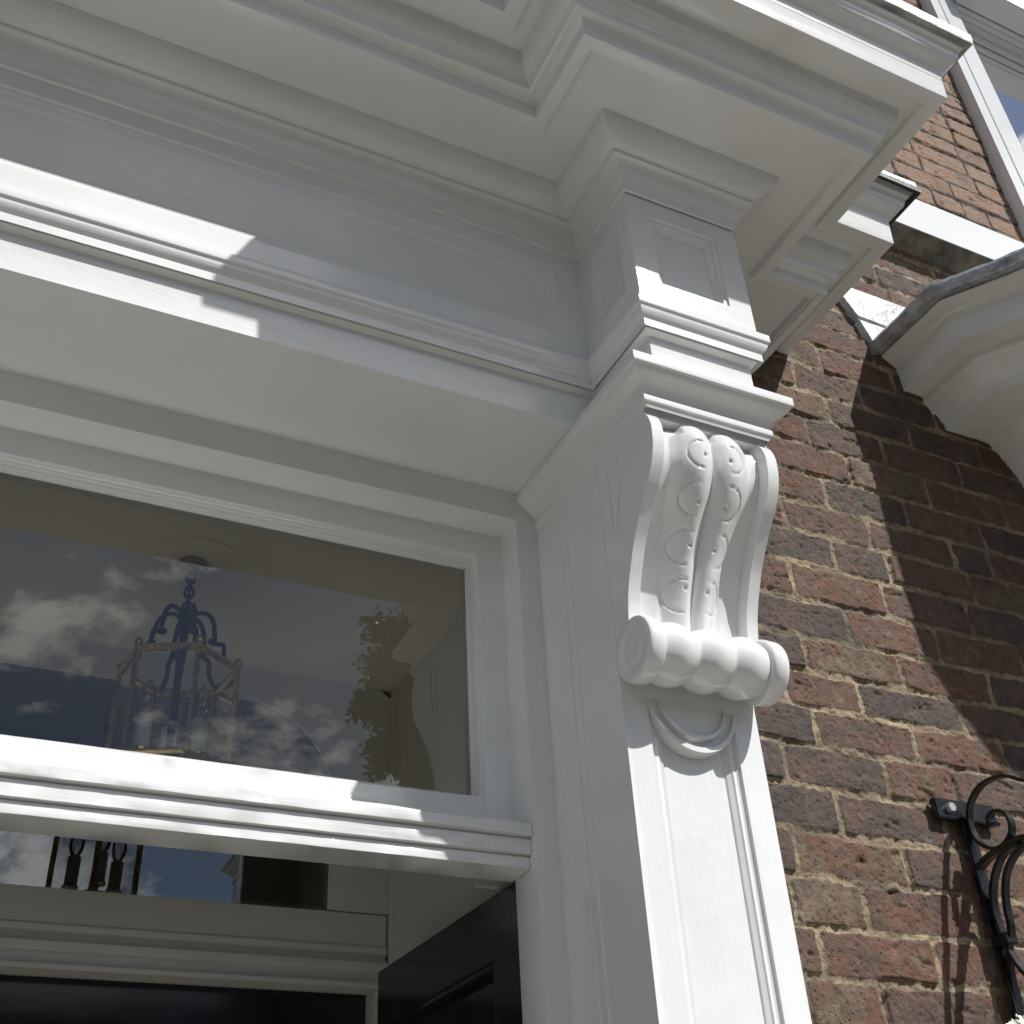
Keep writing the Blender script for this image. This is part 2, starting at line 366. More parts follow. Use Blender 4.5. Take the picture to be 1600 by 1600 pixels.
def brick_sheet(mb_name, x0, x1, z0, z1, res, parent, Y=1.45):
    nx_ = int((x1-x0)/res)+1; nz = int((z1-z0)/res)+1
    X, Z = np.meshgrid(np.linspace(x0, x1, nx_), np.linspace(z0, z1, nz), indexing='ij')
    Xw = X + (fbm(X, Z, 22, 40)-.5)*0.008 + (fbm(X, Z, 90, 44, 2)-.5)*0.0035; Zw = Z + (fbm(X, Z, 18, 50)-.5)*0.009 + (vnoise(X, Z, 4, 60)-.5)*0.006 + (fbm(X, Z, 90, 54, 2)-.5)*0.0035
    cz = np.array(CZ); bd = (cz[1:]+cz[:-1])/2; k = np.searchsorted(bd, Zw)
    lo = np.concatenate([[-9], bd])[k]; hi = np.concatenate([bd, [9]])[k]
    m_ = max(len(v) for v in COURSES.values()); J = np.full((len(cz), m_), 50.0)
    for i, c in enumerate(CZ): J[i, :len(COURSES[c])] = COURSES[c]
    jl = np.full(X.shape, -50.0); jr = np.full(X.shape, 50.0); idx = np.zeros(X.shape, int)
    for c in range(m_):
        jx = J[k, c]; le = jx <= Xw; jl = np.where(le, jx, jl); idx += le; jr = np.where(~le, np.minimum(jr, jx), jr)
    rs = np.random.RandomState(4); RT = rs.rand(6, 131, 131); a, b = k % 131, idx % 131
    dx = np.minimum(Xw-jl, jr-Xw) - 0.0050 - 0.003*(vnoise(X, Z, 14, 71)-.5); dz = np.minimum(Zw-lo, hi-Zw) - 0.0058 - 0.005*(vnoise(X, Z, 12, 70)-.5)
    r_ = 0.007; qx = np.maximum(r_-dx, 0); qz = np.maximum(r_-dz, 0); e = r_ - np.sqrt(qx**2+qz**2); e = np.where((dx > r_) & (dz > r_), np.minimum(dx, dz), e)
    e = e + (fbm(X, Z, 60, 80)-.5)*0.005
    s = np.clip((e+0.0012)/0.0036, 0, 1); s = s*s*(3-2*s)
    face = 0.0052 + (RT[3][a, b]-.5)*0.0050 + (fbm(X, Z, 28, 90)-.5)*0.0030 + (fbm(X, Z, 130, 95, 3)-.5)*0.0018
    face += (Xw-(jl+jr)/2)*(RT[4][a, b]-.5)*0.025 + (Zw-(lo+hi)/2)*(RT[5][a, b]-.5)*0.07
    pits = fbm(X, Z, 150, 120, 2); face -= np.clip((pits-0.70)/0.1, 0, 1)*0.0025
    gouge = fbm(X*0.6, Z*1.3, 34, 130, 3); face -= np.clip((gouge-0.74)/0.08, 0, 1)*0.004
    mort = 0.0015 + (fbm(X, Z, 30, 100)-.5)*0.014 + (fbm(X, Z, 160, 105, 2)-.5)*0.004
    h = mort*(1-s) + face*s
    V = np.stack([X, Y-h, Z+H], -1).reshape(-1, 3).astype(np.float32)
    loc = Vector(parent.location); V -= np.array(loc, dtype=np.float32)
    ii = np.arange(nx_*nz).reshape(nx_, nz); F = np.stack([ii[:-1, :-1], ii[1:, :-1], ii[1:, 1:], ii[:-1, 1:]], -1).reshape(-1, 4)
    me = bpy.data.meshes.new(mb_name); me.vertices.add(len(V)); me.vertices.foreach_set('co', V.ravel())
    me.loops.add(F.size); me.loops.foreach_set('vertex_index', F.ravel().astype(np.int32))
    me.polygons.add(len(F)); me.polygons.foreach_set('loop_start', (np.arange(len(F))*4).astype(np.int32)); me.polygons.foreach_set('loop_total', np.full(len(F), 4, np.int32))
    me.update(); me.validate()
    ca = me.color_attributes.new('kind', 'FLOAT_COLOR', 'POINT'); upper = np.clip((Z-2.42)/0.08, 0, 1)
    C4 = np.stack([RT[0][a, b], s, upper, np.ones_like(s)], -1).reshape(-1, 4).astype(np.float32); ca.data.foreach_set('color', C4.ravel())
    me.polygons.foreach_set('use_smooth', np.ones(len(F), bool)); me.materials.append(BRICK)
    o = bpy.data.objects.new(mb_name, me); col.objects.link(o); o.parent = parent; return o
house = tag(empty("brick_wall", (2.0, 1.45, -H)), "weathered dark red and brown brick house wall with sandy mortar, right of the white door surround", "wall")
brick_sheet("brickwork", 1.05, 2.16, 0.22, 2.06, 0.0026, house)
brick_sheet("brickwork", 1.05, 2.62, 2.06, 3.72, 0.0040, house)
brick_sheet("brickwork", 1.05, 2.62, -H, 0.22, 0.012, house)
brick_sheet("brickwork", 2.16, 4.0, -H, 2.06, 0.012, house)
brick_sheet("brickwork", -0.60, 1.05, 1.96, 3.72, 0.012, house)
brick_sheet("brickwork", -4.0, -0.60, -H, 3.72, 0.012, house)
brick_sheet("brickwork", -4.0, 2.62, 3.72, 4.9, 0.012, house)
brick_sheet("brickwork", 4.08, 4.6, -H, 4.9, 0.012, house)
brick_sheet("brickwork", 2.62, 4.08, 4.65, 4.9, 0.012, house)
brick_sheet("brickwork", 2.62, 4.08, 2.06, 2.50, 0.012, house)

# ------------------------------------------------------------------ door surround
XC = 0.22                                   # centre line of the doorway
def symp(right_pts): return [(2*XC-x, y) for x, y in right_pts[::-1]] + right_pts
ds = tag(empty("door_surround", (XC, 1.45, -H)), "white gloss painted timber door surround with projecting cornice and scrolled console, fixed to the brick wall", "door surround")
PF = symp([(0.817, 1.245), (0.817, 1.075), (1.045, 1.075), (1.045, 1.452)])                 # frieze line
P2 = symp([(0.817, 1.474), (0.817, 1.103), (1.045, 1.103), (1.045, 1.452)])                 # abacus line over the consoles
PBED = symp([(0.817, 1.245), (0.817, 1.073), (1.040, 1.073), (1.040, 1.452)])
PCo = symp([(0.830, 1.243), (0.830, 1.071), (1.045, 1.071), (1.045, 1.382), (1.190, 1.382), (1.190, 1.452)])
P2R = P2[len(P2)//2:]; P2L = P2[:len(P2)//2]

mb = MB(); sweep(mb, PF, [(-0.006, 1.278), (-0.006, 1.30), (0, 1.305), (0, 1.64)], r=0)
# sunken panels are cut as framed fields in front of a set-back ground
frieze = None
def framed(mb, fn, x0, x1, z0, z1, X0, X1, Z0, Z1, prof):
    """flat margin X0..X1/Z0..Z1 around a sunken panel; prof: (inset, depth) mitred round the opening"""
    mb.add([fn(X0, Z0, 0), fn(X1, Z0, 0), fn(X1, Z1, 0), fn(X0, Z1, 0), fn(x0, z0, 0), fn(x1, z0, 0), fn(x1, z1, 0), fn(x0, z1, 0)],
           [(0, 1, 5, 4), (1, 2, 6, 5), (2, 3, 7, 6), (3, 0, 4, 7)])
    pr = rnd(prof, 0.0012, 2); v = []
    for i, d in pr: v += [fn(x0+i, z0+i, d), fn(x1-i, z0+i, d), fn(x1-i, z1-i, d), fn(x0+i, z1-i, d)]
    f = []
    for r_ in range(len(pr)-1):
        for j in range(4): f.append((r_*4+j, r_*4+(j+1) % 4, (r_+1)*4+(j+1) % 4, (r_+1)*4+j))
    k = (len(pr)-1)*4; f.append((k, k+1, k+2, k+3)); mb.add(v, f)
mb = MB()
prof_p = [(0, 0), (0.002, 0.003), (0.009, 0.0035), (0.011, 0.0055), (0.017, 0.006), (0.026, 0.011), (0.030, 0.012)]
framed(mb, lambda a, h, d: (a, 1.245+d, h), 2*XC-0.762, 0.762, 1.385, 1.553, 2*XC-0.817, 0.817, 1.275, 1.66, prof_p)
for sgn in (1, -1):
    mx_ = (lambda x: x) if sgn == 1 else (lambda x: 2*XC-x)
    framed(mb, lambda a, h, d: (mx_(a), 1.075+d, h), 0.862, 1.000, 1.385, 1.549, 0.817, 1.045, 1.275, 1.66, [(0, 0), (0.0015, 0.004), (0.008, 0.005), (0.0095, 0.009), (0.017, 0.013), (0.019, 0.0155)])
    framed(mb, lambda a, h, d: (mx_(0.817+d), a, h), 1.112, 1.205, 1.385, 1.549, 1.075, 1.245, 1.275, 1.66, [(0, 0), (0.0015, 0.003), (0.008, 0.004), (0.0095, 0.007), (0.017, 0.010)])
    mb.add([(mx_(1.045), 1.075, 1.275), (mx_(1.045), 1.45, 1.275), (mx_(1.045), 1.45, 1.66), (mx_(1.045), 1.075, 1.66)], [(0, 1, 2, 3)])
mb.build("frieze", PX, ds)

mb = MB()
prof = [(-0.35, 1.203), (-0.017, 1.203), (-0.017, 1.272), (-0.006, 1.277), (-0.006, 1.287), (-0.004, 1.289)] + curve((-0.003, 1.290), (0.003, 1.292), (0.0075, 1.299), (0.009, 1.306))[1:] + [(0.009, 1.309), (0.013, 1.312), (0.013, 1.328), (0.0, 1.333), (-0.012, 1.335)]
sweep(mb, PF, prof[1:])
mb.add([(2*XC-0.80, 1.262, 1.2033), (0.80, 1.262, 1.2033), (0.80, 1.50, 1.2033), (2*XC-0.80, 1.50, 1.2033)], [(0, 1, 2, 3)])
mb.build("architrave", PX, ds)

mb = MB()
prof = [(0, 1.590), (0.004, 1.592), (0.0045, 1.604)] + curve((0.005, 1.605), (0.012, 1.612), (0.014, 1.628), (0.020, 1.637)) + [(0.026, 1.6425), (0.0335, 1.6425), (0.0335, 1.6500), (0.038, 1.6505)] + curve((0.040, 1.651), (0.052, 1.658), (0.064, 1.666), (0.0700, 1.6760)) + [(0.0725, 1.684), (0.0735, 1.6925)]
sweep(mb, PBED, prof)
mb.build("bed_moulding", PX, ds)

cor = MB()
sweep(cor, PCo, [(0.04, 1.690), (0.158, 1.690), (0.163, 1.678), (0.187, 1.677), (0.187, 1.7065), (0.1905, 1.7085), (0.1955, 1.7125), (0.203, 1.7130), (0.2085, 1.7165), (0.2100, 1.7235), (0.2120, 1.7290), (0.2145, 1.7322), (0.2180, 1.7350), (0.2235, 1.7405), (0.2285, 1.7490), (0.2315, 1.7570), (0.2335, 1.7665), (0.2345, 1.7755), (0.262, 1.7755), (0.264, 1.7665), (0.294, 1.765), (0.296, 1.8155), (0.200, 1.8155)], r=0.0010)
# the battens closing the soffit beside the right-hand ends
cor.box((1.357, 1.203, 1.6745), (1.3735, 1.449, 1.679))
cornice = cor.build("cornice", PX, ds)
mb = MB()
sweep(mb, PCo, [(0.285, 1.8150), (0.2965, 1.8160), (0.2968, 1.829)] + curve((0.297, 1.831), (0.2985, 1.842), (0.308, 1.845), (0.317, 1.852), 6) + curve((0.318, 1.853), (0.326, 1.859), (0.3275, 1.872), (0.3285, 1.880), 6) + [(0.336, 1.884), (0.336, 1.900)])
mb.build("crown_moulding", PX, cornice)
mb = MB(); sweep(mb, PCo, [(0.325, 1.8985), (0.342, 1.8905), (0.3455, 1.8875), (0.3485, 1.8885), (0.3500, 1.903), (0.3500, 1.918), (0.343, 1.926), (0.30, 1.935), (0.02, 1.97), (-0.25, 2.0)], r=0.001, sub=0.035, jit=0.0022)
mb.build("lead_flashing", LEAD, cornice)
mb = MB(); sweep(mb, PCo[-4:], [(0.3370, 1.8960), (0.3480, 1.8840), (0.3535, 1.8855), (0.3535, 1.8990), (0.349, 1.899)], r=0, sub=0.03, jit=0.0015)
mb.build("lead_drip", LEADD, cornice)

mb = MB()
prof = [(0.0, 1.128), (0.003, 1.1365), (0.006, 1.137), (0.006, 1.148), (0.002, 1.150)] + curve((0.003, 1.151), (0.006, 1.164), (0.016, 1.168), (0.021, 1.172)) + curve((0.022, 1.173), (0.028, 1.175), (0.031, 1.179), (0.032, 1.183))[1:] + [(0.036, 1.185), (0.036, 1.2025), (-0.012, 1.2065)]
for PQ in (P2L, P2R): sweep(mb, PQ, prof)
mb.build("abacus", PX, ds)

# pilasters: plain reveal, shaft with sunken panel
def pilaster(sgn):
    fx = (lambda x: x) if sgn == 1 else (lambda x: 2*XC-x)
    q = MB()
    x0, x1 = 0.8155, 1.0465
    # margins and sunken panel on the front
    pr = [(0, 0), (0.0015, 0.0045), (0.0065, 0.0065), (0.0115, 0.0045), (0.0135, 0.007), (0.0205, 0.0095), (0.0225, 0.0125)]
    framed(q, lambda a, h, d: (fx(a), 1.26+d, h), 0.857, 1.0035, -1.42, 0.716, x0, x1, -1.55, 1.13, pr)
    # reveal side with two fine beads, outer side
    q.add([(fx(x0), 1.26, -1.55), (fx(x0), 1.474, -1.55), (fx(x0), 1.474, 1.15), (fx(x0), 1.26, 1.15)], [(0, 1, 2, 3)])
    q.add([(fx(x1), 1.26, -1.55), (fx(x1), 1.45, -1.55), (fx(x1), 1.45, 1.15), (fx(x1), 1.26, 1.15)], [(0, 1, 2, 3)])
    # head block behind the console
    q.box((min(fx(0.8165), fx(1.0455)), 1.112, 1.120), (max(fx(0.8165), fx(1.0455)), 1.26, 1.139))
    pil = q.build("pilaster", PZ, ds)
    for y in (1.374, 1.396):
        bq = MB(); bq.tube([(fx(0.8152), y, -1.4), (fx(0.8152), y, 1.052)], 0.0030, 8); bq.build("bead", PZ, pil)
    bq = MB(); bq.box((min(fx(0.800), fx(1.062)), 1.24, -1.6), (max(fx(0.800), fx(1.062)), 1.46, -1.40)); bq.build("plinth", PZ, pil, bevel=0.003)
    # boss at the top of the panel
    bq = MB(); cz_ = 0.716; a0, a1 = math.pi, 2*math.pi
    def lath(prof): bq.lathe([(r_, -d) for r_, d in prof], (fx(0.930), 1.26, cz_), 'y', 40, 0, a0, a1)
    lath([(0.0735, -0.012), (0.0735, 0.0), (0.0, 0.0)])
    bq.build("boss", PP, pil)
    bq = MB()
    K = 40
    for R0, W0, dz_ in ((0.0735, 0.011, 0.0), (0.0575, 0.008, 0.004)):
        v = []
        for i in range(K+1):
            an = math.pi+math.pi*i/K; ww = W0*math.sin(math.pi*i/K)**0.8+0.0008; hh = 0.0085*math.sin(math.pi*i/K)**0.5+0.0016
            for rr_, dd in ((R0, 0.0), (R0-ww*0.1, hh), (R0-ww*0.75, hh), (R0-ww, 0.0012)):
                v.append((fx(0.930)+rr_*math.cos(an), 1.26-dd, cz_+dz_+rr_*math.sin(an)))
        bq.add(v, [(i*4+j, i*4+j+1, i*4+j+5, i*4+j+4) for i in range(K) for j in range(3)])
    bq.build("crescent", PP, pil)
pilaster(1); pilaster(-1)

# consoles: carved S-shaped bracket
PROF = [(1.124, 1.1395), (1.1135, 1.124), (1.1045, 1.111), (1.0985, 1.093), (1.0980, 1.074), (1.1010, 1.052), (1.1090, 1.030), (1.1250, 1.005), (1.1450, 0.982), (1.1640, 0.957), (1.1820, 0.930),
        (1.1950, 0.904), (1.2060, 0.880), (1.2140, 0.856), (1.2190, 0.832), (1.2210, 0.812), (1.219, 0.790), (1.215, 0.77)]
def spline(P, per=7):
    out_ = []
    for i in range(len(P)-1):
        p0 = Vector(P[max(i-1, 0)]); p1 = Vector(P[i]); p2 = Vector(P[i+1]); p3 = Vector(P[min(i+2, len(P)-1)])
        for t in range(per):
            t /= per; out_.append(0.5*((2*p1)+(-p0+p2)*t+(2*p0-5*p1+4*p2-p3)*t*t+(-p0+3*p1-3*p2+p3)*t**3))
    out_.append(Vector(P[-1])); return out_
SP = spline(PROF, 9)
def console(sgn):
    fx = (lambda x: x) if sgn == 1 else (lambda x: 2*XC-x)
    cx, hw = 0.931, 0.1146
    ns = len(SP); arcl = [0]
    for i in range(1, ns): arcl.append(arcl[-1]+(SP[i]-SP[i-1]).length)
    T = arcl[-1]; NU = 150
    # leaf lobes: (arc position, u centre, radius) on each rib
    lobes = []
    for t_, uc, rad in ((0.205, 0.40, 0.0225), (0.375, 0.40, 0.0255), (0.555, 0.38, 0.0265), (0.735, 0.33, 0.0255)):
        lobes.append((t_*T, uc, rad)); lobes.append((t_*T+0.004, -uc, rad))
    holes = [(0.215, 0.20), (0.39, 0.21), (0.555, 0.19), (0.715, 0.17)]
    v = []; f = []
    def sm(a, b, x):
        t = min(max((x-a)/(b-a), 0), 1); return t*t*(3-2*t)
    for i in range(ns):
        t = (SP[min(i+1, ns-1)]-SP[max(i-1, 0)]).normalized(); nrm = Vector((t.y, -t.x))      # (Y,Z) outward
        if nrm.x > 0: nrm = -nrm
        s = arcl[i]/T
        for j in range(NU+1):
            u = -1+2*j/NU; au = abs(u)
            rc = 0.255-0.115*sm(0.15, 0.9, s); w1 = 0.40-0.13*sm(0.2, 1.0, s)
            rim = sm(0.79, 0.825, au)
            head = math.sqrt(max(0, 1-(max(0, 0.13-s)/0.13)**2))
            if au < rc: q = 0.22+0.78*math.sin(math.pi/2*(au/rc))**0.75
            else:
                q = max(0.0, 1-((au-rc)/w1)); q = q*q*(3-2*q); q = q**(0.62)
            if s < 0.13:
                e_ = ((au-rc)/(0.24*max(head, 1e-3))); q *= sm(1.15, 0.8, abs(e_)) if head < 0.999 else 1
            h = (1-rim)*(-0.0165+0.0035*math.cos(math.pi*min(1, max(-1, (au-0.68)/0.14)))*-1 if au > 0.54 else -0.0165-0.0035*0)
            h = (1-rim)*(-0.0165 - 0.0020*math.sin(math.pi*min(1, max(0, (au-0.50)/0.30))))
            h += q*0.0205*head*(1-0.22*sm(0.65, 1, s))
            h += -0.0022*math.exp(-((au-0.795)/0.010)**2)
            # incised lobes
            X = u*hw
            for (a_, uc, rad) in lobes:
                if X*uc <= 0: continue
                du = X-(uc*hw*0.62); dv = arcl[i]-a_; dd = math.hypot(dv, du); an = math.atan2(dv, du if uc > 0 else -du)
                if abs(an) < 1.95:
                    h -= 0.0024*math.exp(-((dd-rad)/0.0012)**2)*sm(1.95, 1.6, abs(an))
            for (ht, hu) in holes:
                for sg in (1, -1):
                    dd = math.hypot(arcl[i]-ht*T, X-sg*hu*hw*1.0)
                    if dd < 0.006: h -= 0.0055*math.exp(-(dd/0.0024)**2)
            P_ = SP[i]+nrm*h
            v.append((fx(cx+X), P_.x, P_.y))
    f = [(i*(NU+1)+j, i*(NU+1)+j+1, (i+1)*(NU+1)+j+1, (i+1)*(NU+1)+j) for i in range(ns-1) for j in range(NU)]
    q = MB(); q.add(v, f)
    # cheeks
    side = [(p_.x, p_.y) for p_ in SP]
    for X in (cx-hw, cx+hw):
        vs = [(fx(X), y, h) for y, h in side]+[(fx(X), 1.262, h) for y, h in side]
        k = len(side); q.add(vs, [(i, i+1, k+i+1, k+i) for i in range(k-1)])
    con = q.build("console", PP, ds, smooth=55)
    # bottom volute: three swelling rolls between two discs
    q = MB(); K = 48; NX = 90; v = []
    cy, cz2 = 1.2135, 0.7685
    for j in range(NX+1):
        u = -1+2*j/NX; ph = 0
        r0 = 0.0335 + 0.0155*max(0, math.sqrt(max(0, 1-(((u*1.0+0.0) % 0.62 if False else 0))**2))-1)
        best = 0
        for c_ in (-0.56, 0.0, 0.56):
            qq = (u-c_)/0.335; best = max(best, math.exp(-(qq*1.05)**2))
        r_ = 0.0325+0.0155*best
        for i in range(K):
            an = 2*math.pi*i/K; v.append((fx(cx+u*(hw-0.006)), cy+r_*math.cos(an), cz2+r_*0.97*math.sin(an)))
    q.add(v, [(j*K+i, j*K+(i+1) % K, (j+1)*K+(i+1) % K, (j+1)*K+i) for j in range(NX) for i in range(K)])
    q.build("volute_roll", PP, con, smooth=60)
    for s_ in (-1, 1):
        q = MB(); xx = cx+s_*(hw-0.0245)
        w_ = s_ if sgn == 1 else -s_
        pr = [(0.0, 0.0265), (0.012, 0.0268), (0.0165, 0.0275), (0.0215, 0.0262), (0.0255, 0.0255), (0.031, 0.0262), (0.0345, 0.0282), (0.046, 0.0285), (0.0475, 0.0272), (0.0490, 0.0240), (0.0490, 0.005), (0.047, 0.0025), (0.044, 0.0), (0.030, -0.001)]
        q.lathe([(r_, w_*h_) for r_, h_ in pr], (fx(xx), cy, cz2), 'x', 56); q.build("volute_disc", PP, con, smooth=50)
    # triangular sunk field on the cheek, drawn by fine beads
    q = MB(); Xc = fx(cx-hw-0.0004)
    q.tube([(Xc, 1.232, 1.098), (Xc, 1.231, 0.965)], 0.0022, 8); q.tube([(Xc, 1.200, 1.098), (Xc, 1.204, 1.035), (Xc, 1.222, 0.985)], 0.0024, 8); q.tube([(Xc, 1.155, 1.100), (Xc, 1.232, 1.100)], 0.0016, 8)
    q.build("cheek_bead", PP, con)
console(1); console(-1)

# frames around fanlight and doorway
PU = [(0.8145, -1.55), (0.8145, 1.2036), (2*XC-0.8145, 1.2036), (2*XC-0.8145, -1.55)]
def U(a, b, h): return (a, h, b)
def sweepU(mb, P, prof, r=0.0015):  # outward normals turned inward: path runs up the right, along, down the left
    return sweep(mb, P, [(-i, y) for i, y in prof], fn=U, r=r)
mb = MB()
sweepU(mb, PU, [(-0.004, 1.474), (0.0385, 1.474), (0.0385, 1.5465), (-0.02, 1.5465)])
frame = mb.build("door_frame", PZ, ds)
PT = [(0.8145-0.0385, 0.598), (0.8145-0.0385, 1.1651), (2*XC-0.8145+0.0385, 1.1651), (2*XC-0.8145+0.0385, 0.598)]
# note: sweep() offsets to the right hand of the path, so insets are negative offsets
mb = MB()
sweepU(mb, [(0.776, 0.598), (0.776, 1.1470), (2*XC-0.776, 1.1470), (2*XC-0.776, 0.598)], [(-0.0195, 1.4745), (-0.0002, 1.4745), (-0.0002, 1.536), (0.0480, 1.536), (0.0485, 1.548), (0.0500, 1.550), (0.0495, 1.557), (0.0508, 1.560), (0.0500, 1.567), (0.0515, 1.571), (0.052, 1.60), (0.02, 1.60)])
fan = mb.build("fanlight_frame", PX, ds)
mb = MB(); mb.add([(2*XC-0.74, 1.5820, 0.66), (0.74, 1.5820, 0.66), (0.74, 1.5820, 1.11), (2*XC-0.74, 1.5820, 1.11)], [(0, 1, 2, 3)])
mb.build("pane", GLASS, fan, smooth=0)
# transom rail: swept along X; profile in (Y, Z)
mb = MB()
pr = rnd([(1.60, 0.682), (1.5815, 0.678), (1.545, 0.662), (1.537, 0.656), (1.5365, 0.6285), (1.4825, 0.6045), (1.4795, 0.6015), (1.4795, 0.5855), (1.4910, 0.5850), (1.4910, 0.5825), (1.4875, 0.5815), (1.4875, 0.5595), (1.4970, 0.5590), (1.4970, 0.5572), (1.4940, 0.5565), (1.4940, 0.5400), (1.556, 0.5390), (1.556, 0.60), (1.60, 0.682)], 0.0009, 3)
xs = np.linspace(2*XC-0.7752, 0.7752, 60); v = []; rg = random.Random(9)
for x in xs:
    for y, z in pr: v.append((x, y+rg.uniform(-1, 1)*0.00022, z+rg.uniform(-1, 1)*0.00022))
k = len(pr); mb.add(v, [(i*k+j, i*k+j+1, (i+1)*k+j+1, (i+1)*k+j) for i in range(len(xs)-1) for j in range(k-1)])
mb.build("transom_rail", PX, ds)

# ------------------------------------------------------------------ front door leaf, swung inwards
def door_leaf(name, label, hinge, end, top, th, side):
    root = tag(empty(name, (hinge[0], hinge[1], -1.55)), label, "door")
    hv = Vector((hinge[0], hinge[1])); ev = Vector((end[0], end[1])); d = (ev-hv); Ln = d.length; d.normalize(); nn = Vector((d.y, -d.x))*side
    def fn(a, h, dep): q = hv+d*a-nn*dep; return (q.x, q.y, h)
    q = MB(); pp = [(0, 0), (0.002, 0.004), (0.010, 0.002), (0.014, 0.008), (0.022, 0.010), (0.024, 0.014)]
    rows = [(-1.35, -0.55), (-0.42, 0.445)]
    for (b, t) in rows:
        lo = -1.55 if b < -1 else -0.485; hi = -0.485 if b < -1 else top
        framed(q, fn, 0.082, Ln-0.075, b, t, 0, Ln, lo, hi, pp)
    a = fn(0, 0, 0); P4 = [fn(0, -1.55, 0), fn(Ln, -1.55, 0), fn(Ln, -1.55, th), fn(0, -1.55, th)]; T4 = [fn(0, top, 0), fn(Ln, top, 0), fn(Ln, top, th), fn(0, top, th)]
    q.add(P4+T4, [(4, 5, 6, 7), (1, 2, 6, 5), (2, 3, 7, 6), (3, 0, 4, 7), (0, 1, 2, 3)])
    q.build("leaf", BLACK, root)
    kb = MB(); c = fn(Ln-0.04, -0.35, -0.03)
    kb.lathe([(0, -0.028), (0.018, -0.026), (0.026, -0.012), (0.024, 0.004), (0.012, 0.014), (0.011, 0.03)], c, 'x', 24); kb.build("door_knob", BRASS, root)
    return root
door_leaf("front_door", "black gloss panelled door leaf standing open inwards against the right side of the lobby", (0.7775, 1.547), (0.766, 2.106), 0.5385, 0.045, -1)

# ------------------------------------------------------------------ lobby behind the fanlight
YS = 2.35; ZC = 1.225; XW = 0.872
lob = tag(empty("entrance_lobby", (XC, 2.0, -H)), "cream painted entrance lobby seen through the fanlight above the open door", "lobby")
mb = MB(); mb.box((2*XC-XW-0.02, 1.602, ZC), (XW+0.02, YS+0.03, ZC+0.05))
ceil = mb.build("ceiling", PC, lob)
mb = MB(); mb.lathe([(0.092, 0.0), (0.090, -0.004), (0.084, -0.0055), (0.079, -0.003), (0.066, -0.003), (0.062, -0.007), (0.054, -0.009), (0.048, -0.006), (0.0, -0.006)], (0.315, 1.93, ZC), 'z', 48)
mb.build("ceiling_rose", PC, ceil)
mb = MB(); mb.box((XW, 1.60, -1.55), (XW+0.03, YS+0.03, ZC)); mb.box((XW-0.010, YS-0.052, -1.55), (XW+0.002, YS-0.03, ZC)); mb.build("side_wall", PI, lob, bevel=0.002)
mb = MB(); mb.box((2*XC-XW-0.03, 1.60, -1.55), (2*XC-XW, YS+0.03, ZC)); mb.build("side_wall", PI, lob)
mb = MB(); mb.box((2*XC-XW, 1.40, -1.6), (XW, 4.2, -1.551)); mb.build("floor", STEP, lob)
mb = MB()   # wall over the fanlight, inside
mb.box((2*XC-XW, 1.5935, 1.12), (XW, 1.601, ZC)); mb.box((0.74, 1.602, 0.545), (XW, 1.612, ZC)); mb.box((2*XC-XW, 1.602, 0.545), (2*XC-0.74, 1.612, ZC)); mb.build("inner_architrave", PI, lob)
# inner screen with a round-cornered fanlight
gx1, gz0, gz1, rad = 0.732, 0.709, 1.150, 0.215; gx0 = 2*XC-gx1
arcp = [(gx1, gz0)]+[(gx1-rad+rad*math.cos(R(a)), gz1-rad+rad*math.sin(R(a))) for a in range(0, 91, 6)]
arcp = arcp+[(2*XC-x, z) for x, z in arcp[::-1]]
mb = MB(); K = len(arcp); outer = []
for x, z in arcp:     # radial match onto a rectangle
    dx, dz = x-XC, z-(gz0+gz1)/2
    outer.append((x, z))
X0, X1, Z0, Z1 = 2*XC-XW, XW, 0.70, ZC
def onrect(i, x, z):
    if i == 0: return (X1, gz0)
    if i == K-1: return (X0, gz0)
    if x > gx1-rad-1e-6 and x > XC:
        a = math.atan2(z-(gz1-rad), x-(gx1-rad)); return (X1, gz1-rad+(Z1-gz1+rad)*min(1, math.tan(min(a, R(45))))) if a <= R(45.1) else (gx1-rad+(X1-gx1+rad)*min(1, 1/math.tan(a)), Z1)
    x2 = 2*XC-x; a = math.atan2(z-(gz1-rad), x2-(gx1-rad)); q = (X1, gz1-rad+(Z1-gz1+rad)*min(1, math.tan(min(a, R(45))))) if a <= R(45.1) else (gx1-rad+(X1-gx1+rad)*min(1, 1/math.tan(a)), Z1)
    return (2*XC-q[0], q[1])
rect = [onrect(i, x, z) for i, (x, z) in enumerate(arcp)]
v = [(x, YS-0.03, z) for x, z in rect]+[(x, YS-0.03, z) for x, z in arcp]+[(x, YS-0.022, z) for x, z in arcp]
cxx, czz = XC, 0.93
def shr(x, z, s_): return (XC+(x-XC)*(1-s_/0.5), YS, czz+(z-czz)*(1-s_/0.22))
v = v[:3*K]+[(XC+(x-XC)*0.996, YS-0.018, czz+(z-czz)*0.992) for x, z in arcp]+[(XC+(x-XC)*0.996, YS+0.0, czz+(z-czz)*0.992) for x, z in arcp]
mb.add(v, [(r_*K+i, r_*K+i+1, (r_+1)*K+i+1, (r_+1)*K+i) for r_ in range(4) for i in range(K-1)])
pr = rnd([(YS+0.0, 0.722), (YS-0.018, 0.718), (YS-0.022, 0.709), (YS-0.030, 0.707), (YS-0.030, 0.643), (YS-0.036, 0.640), (YS-0.036, 0.628), (YS-0.026, 0.624), (YS-0.032, 0.612), (YS-0.046, 0.608), (YS-0.046, 0.592), (YS-0.036, 0.588), (YS-0.036, 0.571), (YS-0.050, 0.568), (YS-0.050, 0.558), (YS+0.02, 0.557)], 0.0015)
k = len(pr); v = [(x, y, z) for x in (X0, X1-0.012) for y, z in pr]; mb.add(v, [(j, j+1, k+j+1, k+j) for j in range(k-1)])
